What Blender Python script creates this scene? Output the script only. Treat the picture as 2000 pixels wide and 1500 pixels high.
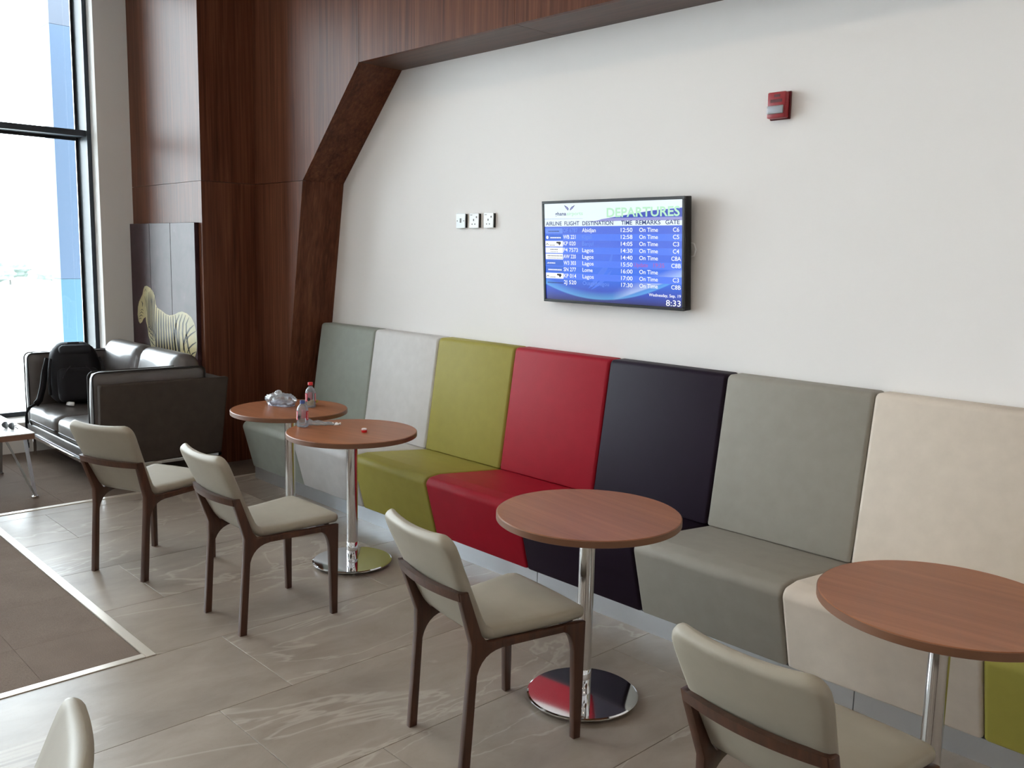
import bpy, bmesh, math, random
from mathutils import Vector, Matrix
from mathutils.geometry import tessellate_polygon
random.seed(7)
S = bpy.context.scene
for o in list(bpy.data.objects): bpy.data.objects.remove(o)
COL = S.collection
PI = math.pi

# ------------------------------------------------------------------ camera
YAW, PITCH, ROLL, FPX, CAMZ = 0.80887, -0.14077, 0.022174, 1768.2, 1.70
_f = Vector((-math.sin(YAW)*math.cos(PITCH), math.cos(YAW)*math.cos(PITCH), math.sin(PITCH)))
_r = Vector((math.cos(YAW), math.sin(YAW), 0)); _u = _r.cross(_f)
R2 = math.cos(ROLL)*_r + math.sin(ROLL)*_u; U2 = -math.sin(ROLL)*_r + math.cos(ROLL)*_u
cam = bpy.data.cameras.new('camera'); camo = bpy.data.objects.new('camera', cam); COL.objects.link(camo)
cam.sensor_width = 36; cam.lens = FPX/2000*36; cam.clip_start = 0.05; cam.clip_end = 1000
camo.matrix_world = Matrix(((R2.x, U2.x, -_f.x, 0), (R2.y, U2.y, -_f.y, 0), (R2.z, U2.z, -_f.z, CAMZ), (0, 0, 0, 1)))
S.camera = camo
def px_on_y(px, py, Y):           # photo pixel -> point on the plane y = Y
    d = R2*((px-1000)/FPX) - U2*((py-750)/FPX) + _f
    return Vector((0, 0, CAMZ)) + d*(Y/d.y)

# ------------------------------------------------------------------ light and exposure
S.view_settings.view_transform = 'Standard'; S.view_settings.look = 'None'
S.view_settings.gamma = 1; S.view_settings.use_curve_mapping = False
S.view_settings.exposure = 0.05
SKY_STRENGTH = 14.5
LAMP_STRENGTH = 38.0
W = bpy.data.worlds.new('overcast_sky'); S.world = W; W.use_nodes = True
wn = W.node_tree; bg = wn.nodes['Background']
bg.inputs['Color'].default_value = (0.86, 0.94, 1.0, 1); bg.inputs['Strength'].default_value = SKY_STRENGTH

# ------------------------------------------------------------------ materials
MATS = {}
def new_mat(name):
    m = bpy.data.materials.new(name); m.use_nodes = True; MATS[name] = m
    return m, m.node_tree.nodes, m.node_tree.links, m.node_tree.nodes['Principled BSDF']
def srgb(r, g, b):
    f = lambda c: (c/255/12.92) if c/255 <= 0.04045 else ((c/255+0.055)/1.055)**2.4
    return (f(r), f(g), f(b), 1)
def coords(n, l, scale=(1, 1, 1), kind='Object', rnd=False):
    tc = n.new('ShaderNodeTexCoord'); mp = n.new('ShaderNodeMapping'); mp.inputs['Scale'].default_value = scale
    l.new(tc.outputs[kind], mp.inputs['Vector'])
    if rnd:
        oi = n.new('ShaderNodeObjectInfo'); ml = n.new('ShaderNodeVectorMath'); ml.operation = 'SCALE'
        ml.inputs[0].default_value = (17, 31, 5); l.new(oi.outputs['Random'], ml.inputs['Scale'])
        l.new(ml.outputs[0], mp.inputs['Location'])
    return mp.outputs['Vector']
def noise(n, l, vec, scale, detail=4, rough=.55, dist=0.0):
    t = n.new('ShaderNodeTexNoise'); t.inputs['Scale'].default_value = scale; t.inputs['Detail'].default_value = detail
    t.inputs['Roughness'].default_value = rough; t.inputs['Distortion'].default_value = dist
    l.new(vec, t.inputs['Vector']); return t.outputs['Fac']
def ramp(n, l, fac, stops):
    r = n.new('ShaderNodeValToRGB'); e = r.color_ramp.elements
    while len(e) < len(stops): e.new(0.5)
    for i, (p, c) in enumerate(stops): e[i].position = p; e[i].color = c
    l.new(fac, r.inputs['Fac']); return r.outputs['Color']
def bump(n, l, p, h, strength, dist=0.01):
    b = n.new('ShaderNodeBump'); b.inputs['Strength'].default_value = strength; b.inputs['Distance'].default_value = dist
    l.new(h, b.inputs['Height']); l.new(b.outputs['Normal'], p.inputs['Normal'])
def mixc(n, l, fac, a, b, mode='MIX'):
    m = n.new('ShaderNodeMix'); m.data_type = 'RGBA'; m.blend_type = mode
    if isinstance(fac, float): m.inputs[0].default_value = fac
    else: l.new(fac, m.inputs[0])
    for s, v in ((6, a), (7, b)):
        if isinstance(v, tuple): m.inputs[s].default_value = v
        else: l.new(v, m.inputs[s])
    return m.outputs[2]
def plain(name, col, rough=.5, metal=0.0, spec=.5, var=.0, vscale=30, bmp=0.0, bscale=200, coat=0.0, sheen=0.0):
    m, n, l, p = new_mat(name)
    p.inputs['Roughness'].default_value = rough; p.inputs['Metallic'].default_value = metal
    p.inputs['Specular IOR Level'].default_value = spec; p.inputs['Coat Weight'].default_value = coat
    p.inputs['Sheen Weight'].default_value = sheen
    p.inputs['Base Color'].default_value = col
    if var or bmp:
        v = coords(n, l)
        if var:
            f = noise(n, l, v, vscale, 5)
            a = tuple(min(1, c*(1-var)) for c in col[:3])+(1,); b = tuple(min(1, c*(1+var)) for c in col[:3])+(1,)
            l.new(ramp(n, l, f, [(.3, a), (.7, b)]), p.inputs['Base Color'])
        if bmp: bump(n, l, p, noise(n, l, v, bscale, 3), bmp, .002)
    return m
def wood(name, dark, mid, light, axis='Z', rough=.3, coat=0.0, grain=1.0, rnd=True, spec=.5):
    m, n, l, p = new_mat(name)
    g = 45*grain; s = {'X': (1.1, g, g), 'Y': (g, 1.1, g), 'Z': (g, g, 1.1)}[axis]
    v = coords(n, l, s, rnd=rnd)
    f1 = noise(n, l, v, 1.0, 6, .6, .4)
    s2 = {'X': (.5, 9*grain, 9*grain), 'Y': (9*grain, .5, 9*grain), 'Z': (9*grain, 9*grain, .5)}[axis]
    f2 = noise(n, l, coords(n, l, s2, rnd=rnd), 1.0, 3)
    c1 = ramp(n, l, f1, [(.28, dark), (.5, mid), (.74, light)])
    c2 = ramp(n, l, f2, [(.3, dark), (.7, light)])
    l.new(mixc(n, l, .35, c1, c2), p.inputs['Base Color'])
    p.inputs['Roughness'].default_value = rough; p.inputs['Coat Weight'].default_value = coat; p.inputs['Coat Roughness'].default_value = .18
    p.inputs['Specular IOR Level'].default_value = spec
    bump(n, l, p, f1, .06, .002)
    return m
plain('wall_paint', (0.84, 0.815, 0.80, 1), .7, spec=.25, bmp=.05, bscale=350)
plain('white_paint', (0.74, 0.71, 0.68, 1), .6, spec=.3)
plain('ceiling_paint', (0.75, 0.74, 0.72, 1), .8)
wood('walnut_veneer', srgb(56, 31, 22), srgb(90, 52, 37), srgb(124, 78, 57), 'Z', .36, spec=.11)
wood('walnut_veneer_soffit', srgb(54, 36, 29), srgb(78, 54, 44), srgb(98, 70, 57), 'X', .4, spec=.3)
wood('table_laminate', srgb(120, 70, 42), srgb(141, 86, 55), srgb(161, 103, 69), 'X', .38, grain=.6, spec=.3)
wood('chair_walnut', srgb(44, 25, 17), srgb(66, 39, 26), srgb(88, 54, 37), 'Z', .38, coat=.1)
wood('oak_edge', srgb(90, 62, 48), srgb(112, 80, 62), srgb(132, 96, 76), 'Y', .5)
plain('edge_band', srgb(112, 74, 51), .45)
plain('greige_leather', srgb(150, 142, 128), .5, spec=.35, var=.05, vscale=8, bmp=.12, bscale=420)
FAB = {'sage': srgb(150, 155, 147), 'white': srgb(204, 201, 199), 'olive': srgb(152, 142, 66), 'red': srgb(156, 18, 38),
       'purple': srgb(28, 16, 33), 'taupe': srgb(146, 141, 132), 'ivory': srgb(205, 192, 178)}
for k, c in FAB.items(): plain('vinyl_'+k, c, .54, spec=.17, var=.04, vscale=14, bmp=.1, bscale=380)
plain('chrome', (.78, .78, .79, 1), .06, 1.0)
plain('chrome_satin', (.74, .73, .72, 1), .16, 1.0)
plain('brushed_steel', (.74, .78, .83, 1), .34, 1.0, var=.04, vscale=3)
plain('steel_grey', (.42, .43, .44, 1), .35, 1.0)
plain('sofa_leather', srgb(86, 80, 78), .40, spec=.55, coat=.2, var=.12, vscale=9, bmp=.25, bscale=45)
plain('sofa_nubuck', srgb(64, 56, 51), .75, spec=.25, var=.12, vscale=12, bmp=.1, bscale=300)
plain('piping_black', srgb(26, 24, 24), .5)
plain('black_plastic', (.006, .007, .009, 1), .4, spec=.3)
plain('bezel_plastic', (.02, .022, .026, 1), .25)
plain('nylon_black', (.009, .009, .012, 1), .7, spec=.25, bmp=.3, bscale=250)
plain('nylon_grey', (.018, .019, .023, 1), .65, spec=.25)
plain('white_plastic', (.85, .86, .87, 1), .3)
plain('grey_plastic', (.12, .12, .12, 1), .4)
plain('alarm_red', srgb(150, 22, 36), .35)
plain('alarm_dark', srgb(88, 10, 20), .45)
plain('cap_red', srgb(205, 20, 30), .35)
plain('label_red', srgb(206, 36, 60), .4)
plain('label_white', (.85, .84, .85, 1), .4)
plain('label_black', (.01, .01, .012, 1), .4)
plain('frame_anthracite', srgb(52, 58, 66), .4, .3)
plain('frame_silver', (.80, .86, .90, 1), .35)
plain('frame_alu', (.085, .105, .12, 1), .45, spec=.3)
plain('gasket', (.012, .014, .018, 1), .5)
plain('trim_alu', srgb(205, 196, 184), .3, .35)
plain('grout', srgb(96, 91, 86), .8)
plain('tan_food', srgb(150, 128, 62), .6, var=.2, vscale=60)
plain('blue_pack', srgb(70, 90, 150), .3)
plain('silver_foil', (.50, .56, .72, 1), .28, .45, var=.45, vscale=28)
plain('art_print_dark', srgb(36, 30, 22), .4, spec=.15)
plain('apron_concrete', (.62, .62, .60, 1), .9)
plain('hazed_leaves', (.15, .19, .17, 1), .9, var=.3, vscale=1)  # leaf colour paled to stand in for the distance haze
plain('tree_bark', (.15, .15, .14, 1), .9)
plain('column_blue', (.040, .062, .098, 1), .4, spec=.2)
plain('column_pale', (.034, .080, .110, 1), .4, spec=.2)
plain('column_grey', (.055, .065, .085, 1), .4, spec=.2)
def carpet_mat():
    m, n, l, p = new_mat('carpet_pile'); v = coords(n, l, rnd=True)
    f = noise(n, l, v, 260, 3); g = noise(n, l, v, 5, 3)
    c = ramp(n, l, f, [(.3, srgb(92, 78, 68)), (.7, srgb(122, 106, 95))]); c2 = ramp(n, l, g, [(.3, srgb(98, 84, 74)), (.7, srgb(116, 101, 90))])
    l.new(mixc(n, l, .45, c, c2), p.inputs['Base Color']); p.inputs['Roughness'].default_value = .95; p.inputs['Specular IOR Level'].default_value = .15
    bump(n, l, p, f, .5, .004)
carpet_mat()
def tile_mat():
    m, n, l, p = new_mat('stone_tile')
    v = coords(n, l, (1.7, .55, 1), rnd=True)
    warp = noise(n, l, v, 1.0, 3, .5, .6)
    base = ramp(n, l, warp, [(.28, srgb(116, 105, 96)), (.44, srgb(140, 128, 117)), (.58, srgb(152, 140, 129)), (.74, srgb(126, 114, 104))])
    v2 = coords(n, l, (1.0, .38, 1), rnd=True)
    ve = noise(n, l, v2, 1.25, 5, .55, 1.2)
    vein = ramp(n, l, ve, [(.488, (0, 0, 0, 1)), (.503, (.6, .6, .6, 1)), (.512, (0, 0, 0, 1))])
    mot = ramp(n, l, noise(n, l, coords(n, l, (1, .5, 1), rnd=True), 7, 6, .65, .5), [(.35, srgb(122, 111, 101)), (.65, srgb(156, 145, 134))])
    c = mixc(n, l, vein, mixc(n, l, .4, base, mot), srgb(178, 168, 157))
    sp = ramp(n, l, noise(n, l, coords(n, l), 150, 2), [(.27, (0, 0, 0, 1)), (.33, (1, 1, 1, 1))])
    c = mixc(n, l, sp, mixc(n, l, .4, c, srgb(98, 89, 82)), c)
    l.new(c, p.inputs['Base Color'])
    rr = n.new('ShaderNodeMapRange'); l.new(warp, rr.inputs[0]); rr.inputs[3].default_value = .24; rr.inputs[4].default_value = .40
    l.new(rr.outputs[0], p.inputs['Roughness']); p.inputs['Specular IOR Level'].default_value = .24
    bump(n, l, p, warp, .03, .004)
tile_mat()
def clear_mat(name, tint, refl=.12, rough=.03, alpha=.0):
    m, n, l, p = new_mat(name); n.remove(p)
    out = n['Material Output']; tr = n.new('ShaderNodeBsdfTransparent'); tr.inputs[0].default_value = tint
    gl = n.new('ShaderNodeBsdfGlossy'); gl.inputs['Roughness'].default_value = rough
    fr = n.new('ShaderNodeFresnel'); fr.inputs[0].default_value = 1.45
    mx = n.new('ShaderNodeMixShader'); l.new(fr.outputs[0], mx.inputs[0]); l.new(tr.outputs[0], mx.inputs[1]); l.new(gl.outputs[0], mx.inputs[2])
    if alpha:
        df = n.new('ShaderNodeBsdfPrincipled'); df.inputs['Base Color'].default_value = (.8, .82, .85, 1); df.inputs['Roughness'].default_value = .25
        m2 = n.new('ShaderNodeMixShader'); m2.inputs[0].default_value = alpha
        l.new(mx.outputs[0], m2.inputs[1]); l.new(df.outputs[0], m2.inputs[2]); l.new(m2.outputs[0], out.inputs[0])
    else: l.new(mx.outputs[0], out.inputs[0])
    return m
clear_mat('window_glass', (.96, .98, .98, 1))
clear_mat('bottle_plastic', (.88, .91, .97, 1), alpha=.16)
clear_mat('film_plastic', (.92, .92, .92, 1), alpha=.24, rough=.12)
clear_mat('strobe_lens', (.85, .87, .9, 1), alpha=.35, rough=.1)
def emit(name, col, s):
    m, n, l, p = new_mat(name); p.inputs['Base Color'].default_value = (0, 0, 0, 1); p.inputs['Roughness'].default_value = .2
    p.inputs['Emission Color'].default_value = col; p.inputs['Emission Strength'].default_value = s
    return m
emit('lamp_diffuser', (1.0, .80, .60, 1), LAMP_STRENGTH)
def screen_mat():                      # lit display: blue gradient with swooshes, by position on the panel
    m, n, l, p = new_mat('screen_blue'); tc = n.new('ShaderNodeTexCoord'); sx = n.new('ShaderNodeSeparateXYZ'); l.new(tc.outputs['Generated'], sx.inputs[0])
    def mth(op, a, b):
        q = n.new('ShaderNodeMath'); q.operation = op
        for i, v in enumerate((a, b)):
            if isinstance(v, (int, float)): q.inputs[i].default_value = v
            else: l.new(v, q.inputs[i])
        return q.outputs[0]
    u, v = sx.outputs['X'], sx.outputs['Z']
    base = ramp(n, l, v, [(0, srgb(40, 44, 110)), (.09, srgb(50, 78, 190)), (.25, srgb(48, 112, 238)), (.5, srgb(70, 108, 232)), (.76, srgb(72, 104, 222))])
    d = mth('SUBTRACT', v, mth('ADD', .02, mth('MULTIPLY', mth('POWER', mth('ABSOLUTE', mth('SUBTRACT', u, .42), 0), 2.0), .75)))
    arc = ramp(n, l, d, [(.0, (0, 0, 0, 1)), (.012, (1, 1, 1, 1)), (.09, (0, 0, 0, 1))])
    c = mixc(n, l, mth('MULTIPLY', arc, .55), base, srgb(110, 200, 255))
    d2 = mth('SUBTRACT', v, mth('ADD', .05, mth('MULTIPLY', mth('SUBTRACT', u, .58), .55)))
    sw = ramp(n, l, d2, [(0, (0, 0, 0, 1)), (.015, (1, 1, 1, 1)), (.12, (0, 0, 0, 1))]); gate = ramp(n, l, u, [(.52, (0, 0, 0, 1)), (.66, (1, 1, 1, 1))])
    c = mixc(n, l, mth('MULTIPLY', mth('MULTIPLY', sw, gate), .6), c, srgb(205, 220, 255))
    l.new(c, p.inputs['Emission Color']); p.inputs['Emission Strength'].default_value = .95; p.inputs['Base Color'].default_value = (.01, .01, .01, 1); p.inputs['Roughness'].default_value = .25
screen_mat()
emit('ink_white', (.93, .97, 1, 1), 1.0); emit('ink_navy', srgb(52, 70, 130), .8); emit('ink_green', srgb(190, 240, 205), .95)
emit('ink_pale', srgb(110, 150, 250), .9); emit('ink_pink', srgb(190, 110, 200), .8); emit('ink_band', srgb(232, 246, 255), 1.0)
emit('ink_wave', srgb(64, 84, 190), .9); emit('ink_row', srgb(88, 130, 250), .95); emit('ink_logo_dark', srgb(60, 50, 60), .7); emit('ink_blue', srgb(60, 110, 225), .9)
emit('ink_mark', srgb(84, 128, 242), .95); emit('ink_lilac', srgb(160, 160, 220), .9)

# ------------------------------------------------------------------ mesh helpers
def link(name, me, mat=None, parent=None, smooth=False):
    if mat and not me.materials: me.materials.append(MATS[mat])
    if smooth:
        for f in me.polygons: f.use_smooth = True
    o = bpy.data.objects.new(name, me); COL.objects.link(o)
    if parent: o.parent = parent
    return o
def from_bm(name, bm, mat=None, parent=None, smooth=False):
    bmesh.ops.recalc_face_normals(bm, faces=bm.faces[:])
    me = bpy.data.meshes.new(name); bm.to_mesh(me); bm.free()
    return link(name, me, mat, parent, smooth)
def tag(o, label, cat, group=None):
    o['label'] = label; o['category'] = cat
    if group: o['group'] = group
    return o
def struct(o): o['kind'] = 'structure'; return o
def thing(name, label, cat, loc=(0, 0, 0), rz=0.0, group=None):
    o = bpy.data.objects.new(name, None); COL.objects.link(o); o.location = loc; o.rotation_euler = (0, 0, rz); o.empty_display_size = .1
    return tag(o, label, cat, group)
def copy_tree(o, parent=None):
    c = o.copy(); COL.objects.link(c); c.parent = parent
    for ch in list(o.children): copy_tree(ch, c)
    return c
def autosmooth(o, ang=40):
    me = o.data; bm = bmesh.new(); bm.from_mesh(me)
    for e in bm.edges: e.smooth = len(e.link_faces) == 2 and e.calc_face_angle(0) < math.radians(ang)
    for f in bm.faces: f.smooth = True
    bm.to_mesh(me); bm.free(); return o
def add_box(bm, x0, x1, y0, y1, z0, z1, bev=0.0, seg=2):
    vs = [bm.verts.new(p) for p in ((x0, y0, z0), (x1, y0, z0), (x1, y1, z0), (x0, y1, z0), (x0, y0, z1), (x1, y0, z1), (x1, y1, z1), (x0, y1, z1))]
    fs = [bm.faces.new([vs[i] for i in q]) for q in ((3, 2, 1, 0), (4, 5, 6, 7), (0, 1, 5, 4), (1, 2, 6, 5), (2, 3, 7, 6), (3, 0, 4, 7))]
    if bev:
        es = list({e for f in fs for e in f.edges})
        bmesh.ops.bevel(bm, geom=es, offset=bev, segments=seg, affect='EDGES', profile=.5)
def box(name, x0, x1, y0, y1, z0, z1, mat, parent=None, bev=0.0, seg=2):
    bm = bmesh.new(); add_box(bm, x0, x1, y0, y1, z0, z1, bev, seg)
    o = from_bm(name, bm, mat, parent)
    return autosmooth(o) if bev else o
def lathe(bm, prof, seg=32, c=(0, 0, 0)):
    rings = []
    for r, z in prof:
        if r < 1e-6: rings.append([bm.verts.new((c[0], c[1], c[2]+z))])
        else: rings.append([bm.verts.new((c[0]+r*math.cos(2*PI*i/seg), c[1]+r*math.sin(2*PI*i/seg), c[2]+z)) for i in range(seg)])
    for a, b in zip(rings, rings[1:]):
        if len(a) == 1 and len(b) == 1: continue
        for i in range(seg):
            j = (i+1) % seg
            if len(a) == 1: bm.faces.new((a[0], b[j], b[i]))
            elif len(b) == 1: bm.faces.new((a[i], a[j], b[0]))
            else: bm.faces.new((a[i], a[j], b[j], b[i]))
def lathe_obj(name, prof, mat, parent=None, seg=32, c=(0, 0, 0), ang=40):
    bm = bmesh.new(); lathe(bm, prof, seg, c); return autosmooth(from_bm(name, bm, mat, parent), ang)
def tube(bm, pts, r, seg=10, closed=False):
    pts = [Vector(p) for p in pts]; n = len(pts); rings = []
    rr = r if isinstance(r, (list, tuple)) else [r]*n
    up = None
    for i, p in enumerate(pts):
        a = pts[(i-1) % n] if (i > 0 or closed) else pts[i]; b = pts[(i+1) % n] if (i < n-1 or closed) else pts[i]
        t = (b-a).normalized()
        if up is None: up = t.orthogonal().normalized()
        s = t.cross(up)
        if s.length < 1e-5: s = t.orthogonal()
        s.normalize(); up = s.cross(t).normalized()
        rings.append([bm.verts.new(p + (s*math.cos(2*PI*k/seg) + up*math.sin(2*PI*k/seg))*rr[i]) for k in range(seg)])
    m = n if closed else n-1
    for i in range(m):
        A, B = rings[i], rings[(i+1) % n]
        for k in range(seg): bm.faces.new((A[k], A[(k+1) % seg], B[(k+1) % seg], B[k]))
    if not closed: bm.faces.new(rings[0][::-1]); bm.faces.new(rings[-1])
def tube_obj(name, pts, r, mat, parent=None, seg=10, closed=False):
    bm = bmesh.new(); tube(bm, pts, r, seg, closed); return from_bm(name, bm, mat, parent, True)
def fillet(pts, rad, seg=5):
    out = []; n = len(pts)
    rads = rad if isinstance(rad, (list, tuple)) else [rad]*n
    for i in range(n):
        p = Vector(pts[i]); a = Vector(pts[i-1]); b = Vector(pts[(i+1) % n]); r = rads[i]
        if r <= 0: out.append(p); continue
        u = (a-p).normalized(); v = (b-p).normalized(); ang = u.angle(v)
        d = min(r/math.tan(ang/2), (a-p).length*.49, (b-p).length*.49); r = d*math.tan(ang/2)
        c = p + (u+v).normalized()*(r/math.sin(ang/2))
        s = p+u*d-c; e = p+v*d-c
        for k in range(seg+1):
            w = s.lerp(e, k/seg)
            out.append(c + w.normalized()*r)
    return out
def rprism(bm, poly, x0, x1, r=.01, seg=3):
    """poly: 2D points in (y, z), extruded along x from x0 to x1 with rounded ends."""
    n = len(poly); P = [Vector((p[0], p[1])) for p in poly]
    area = sum(P[i].x*P[(i+1) % n].y-P[(i+1) % n].x*P[i].y for i in range(n))
    nor = []
    for i in range(n):
        a = (P[i]-P[i-1]).normalized(); b = (P[(i+1) % n]-P[i]).normalized()
        na = Vector((a.y, -a.x)); nb = Vector((b.y, -b.x)); q = (na+nb)
        q = q.normalized()/max(.5, math.sqrt(max(.01, (1+na.dot(nb))/2))) if q.length > 1e-6 else na
        nor.append(q if area > 0 else -q)
    st = []
    for k in range(seg+1):
        t = PI/2*k/seg; st.append((x0+r*(1-math.sin(t)), r*(1-math.cos(t))))
    st = st[::-1]
    st2 = [(x1-(x-x0), ins) for x, ins in st[::-1]]
    rings = []
    for x, ins in st+st2: rings.append([bm.verts.new((x, P[i].x-nor[i].x*ins, P[i].y-nor[i].y*ins)) for i in range(n)])
    for A, B in zip(rings, rings[1:]):
        for i in range(n): bm.faces.new((A[i], A[(i+1) % n], B[(i+1) % n], B[i]))
    bm.faces.new(rings[0][::-1]); bm.faces.new(rings[-1])
def cushion(w, d, h, r, bulge=0.0, n=10, pinch=0.0):
    """rounded soft box centred at the origin (w x, d y, h z)."""
    bm = bmesh.new(); bmesh.ops.create_cube(bm, size=2.0)
    bmesh.ops.subdivide_edges(bm, edges=bm.edges[:], cuts=n, use_grid_fill=True)
    hx, hy, hz = w/2, d/2, h/2
    for v in bm.verts:
        x, y, z = v.co
        q = Vector((x*hx, y*hy, z*hz)); core = Vector((max(-hx+r, min(hx-r, q.x)), max(-hy+r, min(hy-r, q.y)), max(-hz+r, min(hz-r, q.z))))
        dlt = q-core
        if dlt.length > 1e-9: q = core+dlt.normalized()*r
        b = 1+bulge*(1-x*x)*(1-y*y)
        q.z *= b
        if pinch: q.x *= 1+pinch*(1-y*y)*(1-z*z); q.y *= 1+pinch*(1-x*x)*(1-z*z)
        v.co = q
    return bm
def xf(bm, loc=(0, 0, 0), rot=(0, 0, 0)):
    M = Matrix.Translation(loc) @ Matrix.Rotation(rot[2], 4, 'Z') @ Matrix.Rotation(rot[1], 4, 'Y') @ Matrix.Rotation(rot[0], 4, 'X')
    bmesh.ops.transform(bm, matrix=M, verts=bm.verts[:]); return bm
def text_bm(body, size, align='LEFT', width=None, bold=0.0):
    cu = bpy.data.curves.new('t', 'FONT'); cu.body = body; cu.size = size; cu.align_x = align; cu.resolution_u = 3; cu.offset = bold
    o = bpy.data.objects.new('t', cu); COL.objects.link(o)
    dg = bpy.context.evaluated_depsgraph_get(); me = bpy.data.meshes.new_from_object(o.evaluated_get(dg))
    bm = bmesh.new(); bm.from_mesh(me)
    bpy.data.objects.remove(o); bpy.data.curves.remove(cu); bpy.data.meshes.remove(me)
    if width and bm.verts:
        x0 = min(v.co.x for v in bm.verts); x1 = max(v.co.x for v in bm.verts); s = width/(x1-x0)
        for v in bm.verts: v.co.x = (v.co.x-x0)*s
    return bm

# ------------------------------------------------------------------ the shell of the room
Y0, Y2, Y1, XR, XW = 3.91, 3.555, 3.11, -6.73, -8.08      # screen wall, veneer wall, sofa wall, return face, window wall
CEIL = 4.25; XE, YB = 4.5, -4.5
struct(box('wall_back', -6.5, XE, Y0, Y0+.12, 0, CEIL, 'wall_paint'))
struct(box('wall_right', XE, XE+.12, YB, Y0+.12, 0, CEIL, 'wall_paint'))
struct(box('wall_front', XW, XE, YB-.12, YB, 0, CEIL, 'wall_paint'))
struct(box('ceiling', XW-.42, XE, YB, Y0+.12, CEIL, CEIL+.1, 'ceiling_paint'))
# window wall: plinth, head and the solid pier beside the veneer
WY1 = 2.71; WZ0, WZ1 = .25, 4.05
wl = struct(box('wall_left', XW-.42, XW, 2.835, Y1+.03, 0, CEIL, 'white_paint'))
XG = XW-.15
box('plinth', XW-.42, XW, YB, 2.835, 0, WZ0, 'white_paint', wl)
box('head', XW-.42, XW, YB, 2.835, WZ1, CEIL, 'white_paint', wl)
# windows: a run of tall glazed bays set deep in the wall, the last one in view
XP = XW-.36                                   # glass plane
def window(i, y0, y1, last):
    """bay from y0 to y1; the deep jamb stands at y1"""
    w = bpy.data.objects.new('window_%d' % i, None); COL.objects.link(w); struct(w)
    box('gasket', XP-.012, XP+.004, y1-.022, y1, WZ0, WZ1, 'gasket', w)
    box('jamb', XP-.03, XG, y1, y1+(.03 if last else .06), WZ0, WZ1, 'frame_alu', w)
    if last: box('jamb_cover', XG, XG+.012, y1-.001, y1+.034, WZ0, WZ1, 'frame_anthracite', w)
    box('bottom_rail', XP-.03, XP+.05, y0, y1-.0005, WZ0, WZ0+.04, 'frame_anthracite', w)
    box('top_rail', XP-.03, XP+.05, y0, y1-.0005, WZ1-.06, WZ1, 'frame_anthracite', w)
    t = box('transom', XP-.02, XG-.02, y0, y1-.0005, 2.628, 2.669, 'frame_alu', w)
    box('transom_cover', XG-.02, XG-.014, y0, y1-.0005, 2.622, 2.672, 'frame_anthracite', t)
    box('transom_seal', XP-.012, XP+.004, y0, y1-.023, 2.600, 2.627, 'gasket', t)
    for a_, b_ in ((WZ0+.04, 2.600), (2.669, WZ1-.06)): box('pane', XP-.008, XP, y0, y1-.023, a_, b_, 'window_glass', w)
for i in range(5): window(i+1, 2.80-1.45*(i+1)+.06, 2.80-1.45*i, i == 0)
# floor: grout bed, stone tiles, carpet tiles and metal edge strips
CX, CY, UX = -3.636, 1.43, -6.245          # carpet corner and upper carpet edge
fl = struct(box('floor', XW-.42, XE, YB, Y0+.12, -.12, -.012, 'grout'))
def clipped(x0, x1, y0, y1): return x1-x0 > .03 and y1-y0 > .03
def tile(nm, x0, x1, y0, y1, z, mat, g=.0010, bev=.0008):
    cx, cy = (x0+x1)/2, (y0+y1)/2
    bm = bmesh.new(); hx, hy = (x1-x0)/2-g, (y1-y0)/2-g
    lo = [bm.verts.new((sx*hx, sy*hy, -.012-z)) for sx, sy in ((-1, -1), (1, -1), (1, 1), (-1, 1))]
    mi = [bm.verts.new((sx*hx, sy*hy, -bev)) for sx, sy in ((-1, -1), (1, -1), (1, 1), (-1, 1))]
    hi = [bm.verts.new((sx*(hx-bev), sy*(hy-bev), 0)) for sx, sy in ((-1, -1), (1, -1), (1, 1), (-1, 1))]
    for A, B in ((lo, mi), (mi, hi)):
        for i in range(4): bm.faces.new((A[i], A[(i+1) % 4], B[(i+1) % 4], B[i]))
    bm.faces.new(hi); o = from_bm(nm, bm, mat, fl); o.location = (cx, cy, z); return o
TW, TL = .612, 1.224
for k in range(-2, 17):
    xa, xb = -5.47+TW*(k-1), -5.47+TW*k
    off = 1.72 if k % 2 == 0 else 1.415
    for j in range(-5, 3):
        ya, yb = off+TL*(j-0), off+TL*(j+1)
        a, b, c, d = max(xa, UX+.02), min(xb, XE), max(ya, YB), min(yb, Y0)
        if b <= CX+.02 or (a < CX and b > CX and False): c = max(c, CY+.0)
        if a < CX < b and c < CY:                       # column crossing the carpet corner: split
            if clipped(CX, b, c, min(d, CY)): tile('tile', CX, b, c, min(d, CY), 0, 'stone_tile')
            c = CY
        if clipped(a, b, c, d): tile('tile', a, b, c, d, 0, 'stone_tile')
xs = [-8.08]+[-4.07-.5*i for i in range(7, -1, -1)]+[CX-.044]
ys = [YB, -3.5, -2.5, -1.5, -1.0, -.5, 0, .5, 1.0, CY-.044]
for a, b in zip(xs, xs[1:]):
    for c, d in zip(ys, ys[1:]): tile('carpet_tile', a, b, c, d, -.001, 'carpet_pile', .0004, .001)
xs2 = [-8.08, -7.57, -7.07, -6.57, UX-.022]; ys2 = [CY-.044, 1.9, 2.4, 2.9, 3.555]
for a, b in zip(xs2, xs2[1:]):
    for c, d in zip(ys2, ys2[1:]): tile('carpet_tile', a, b, c, d, -.001, 'carpet_pile', .0004, .001)
for a, b, c, d in ((UX-.02, CX, CY-.042, CY), (CX-.042, CX, YB, .52), (CX-.042, CX, .523, CY-.043), (UX-.022, UX+.02, CY, 3.35)):
    box('edge_strip', a, b, c, d, -.012, .004, 'trim_alu', fl, .0015, 1)

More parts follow.
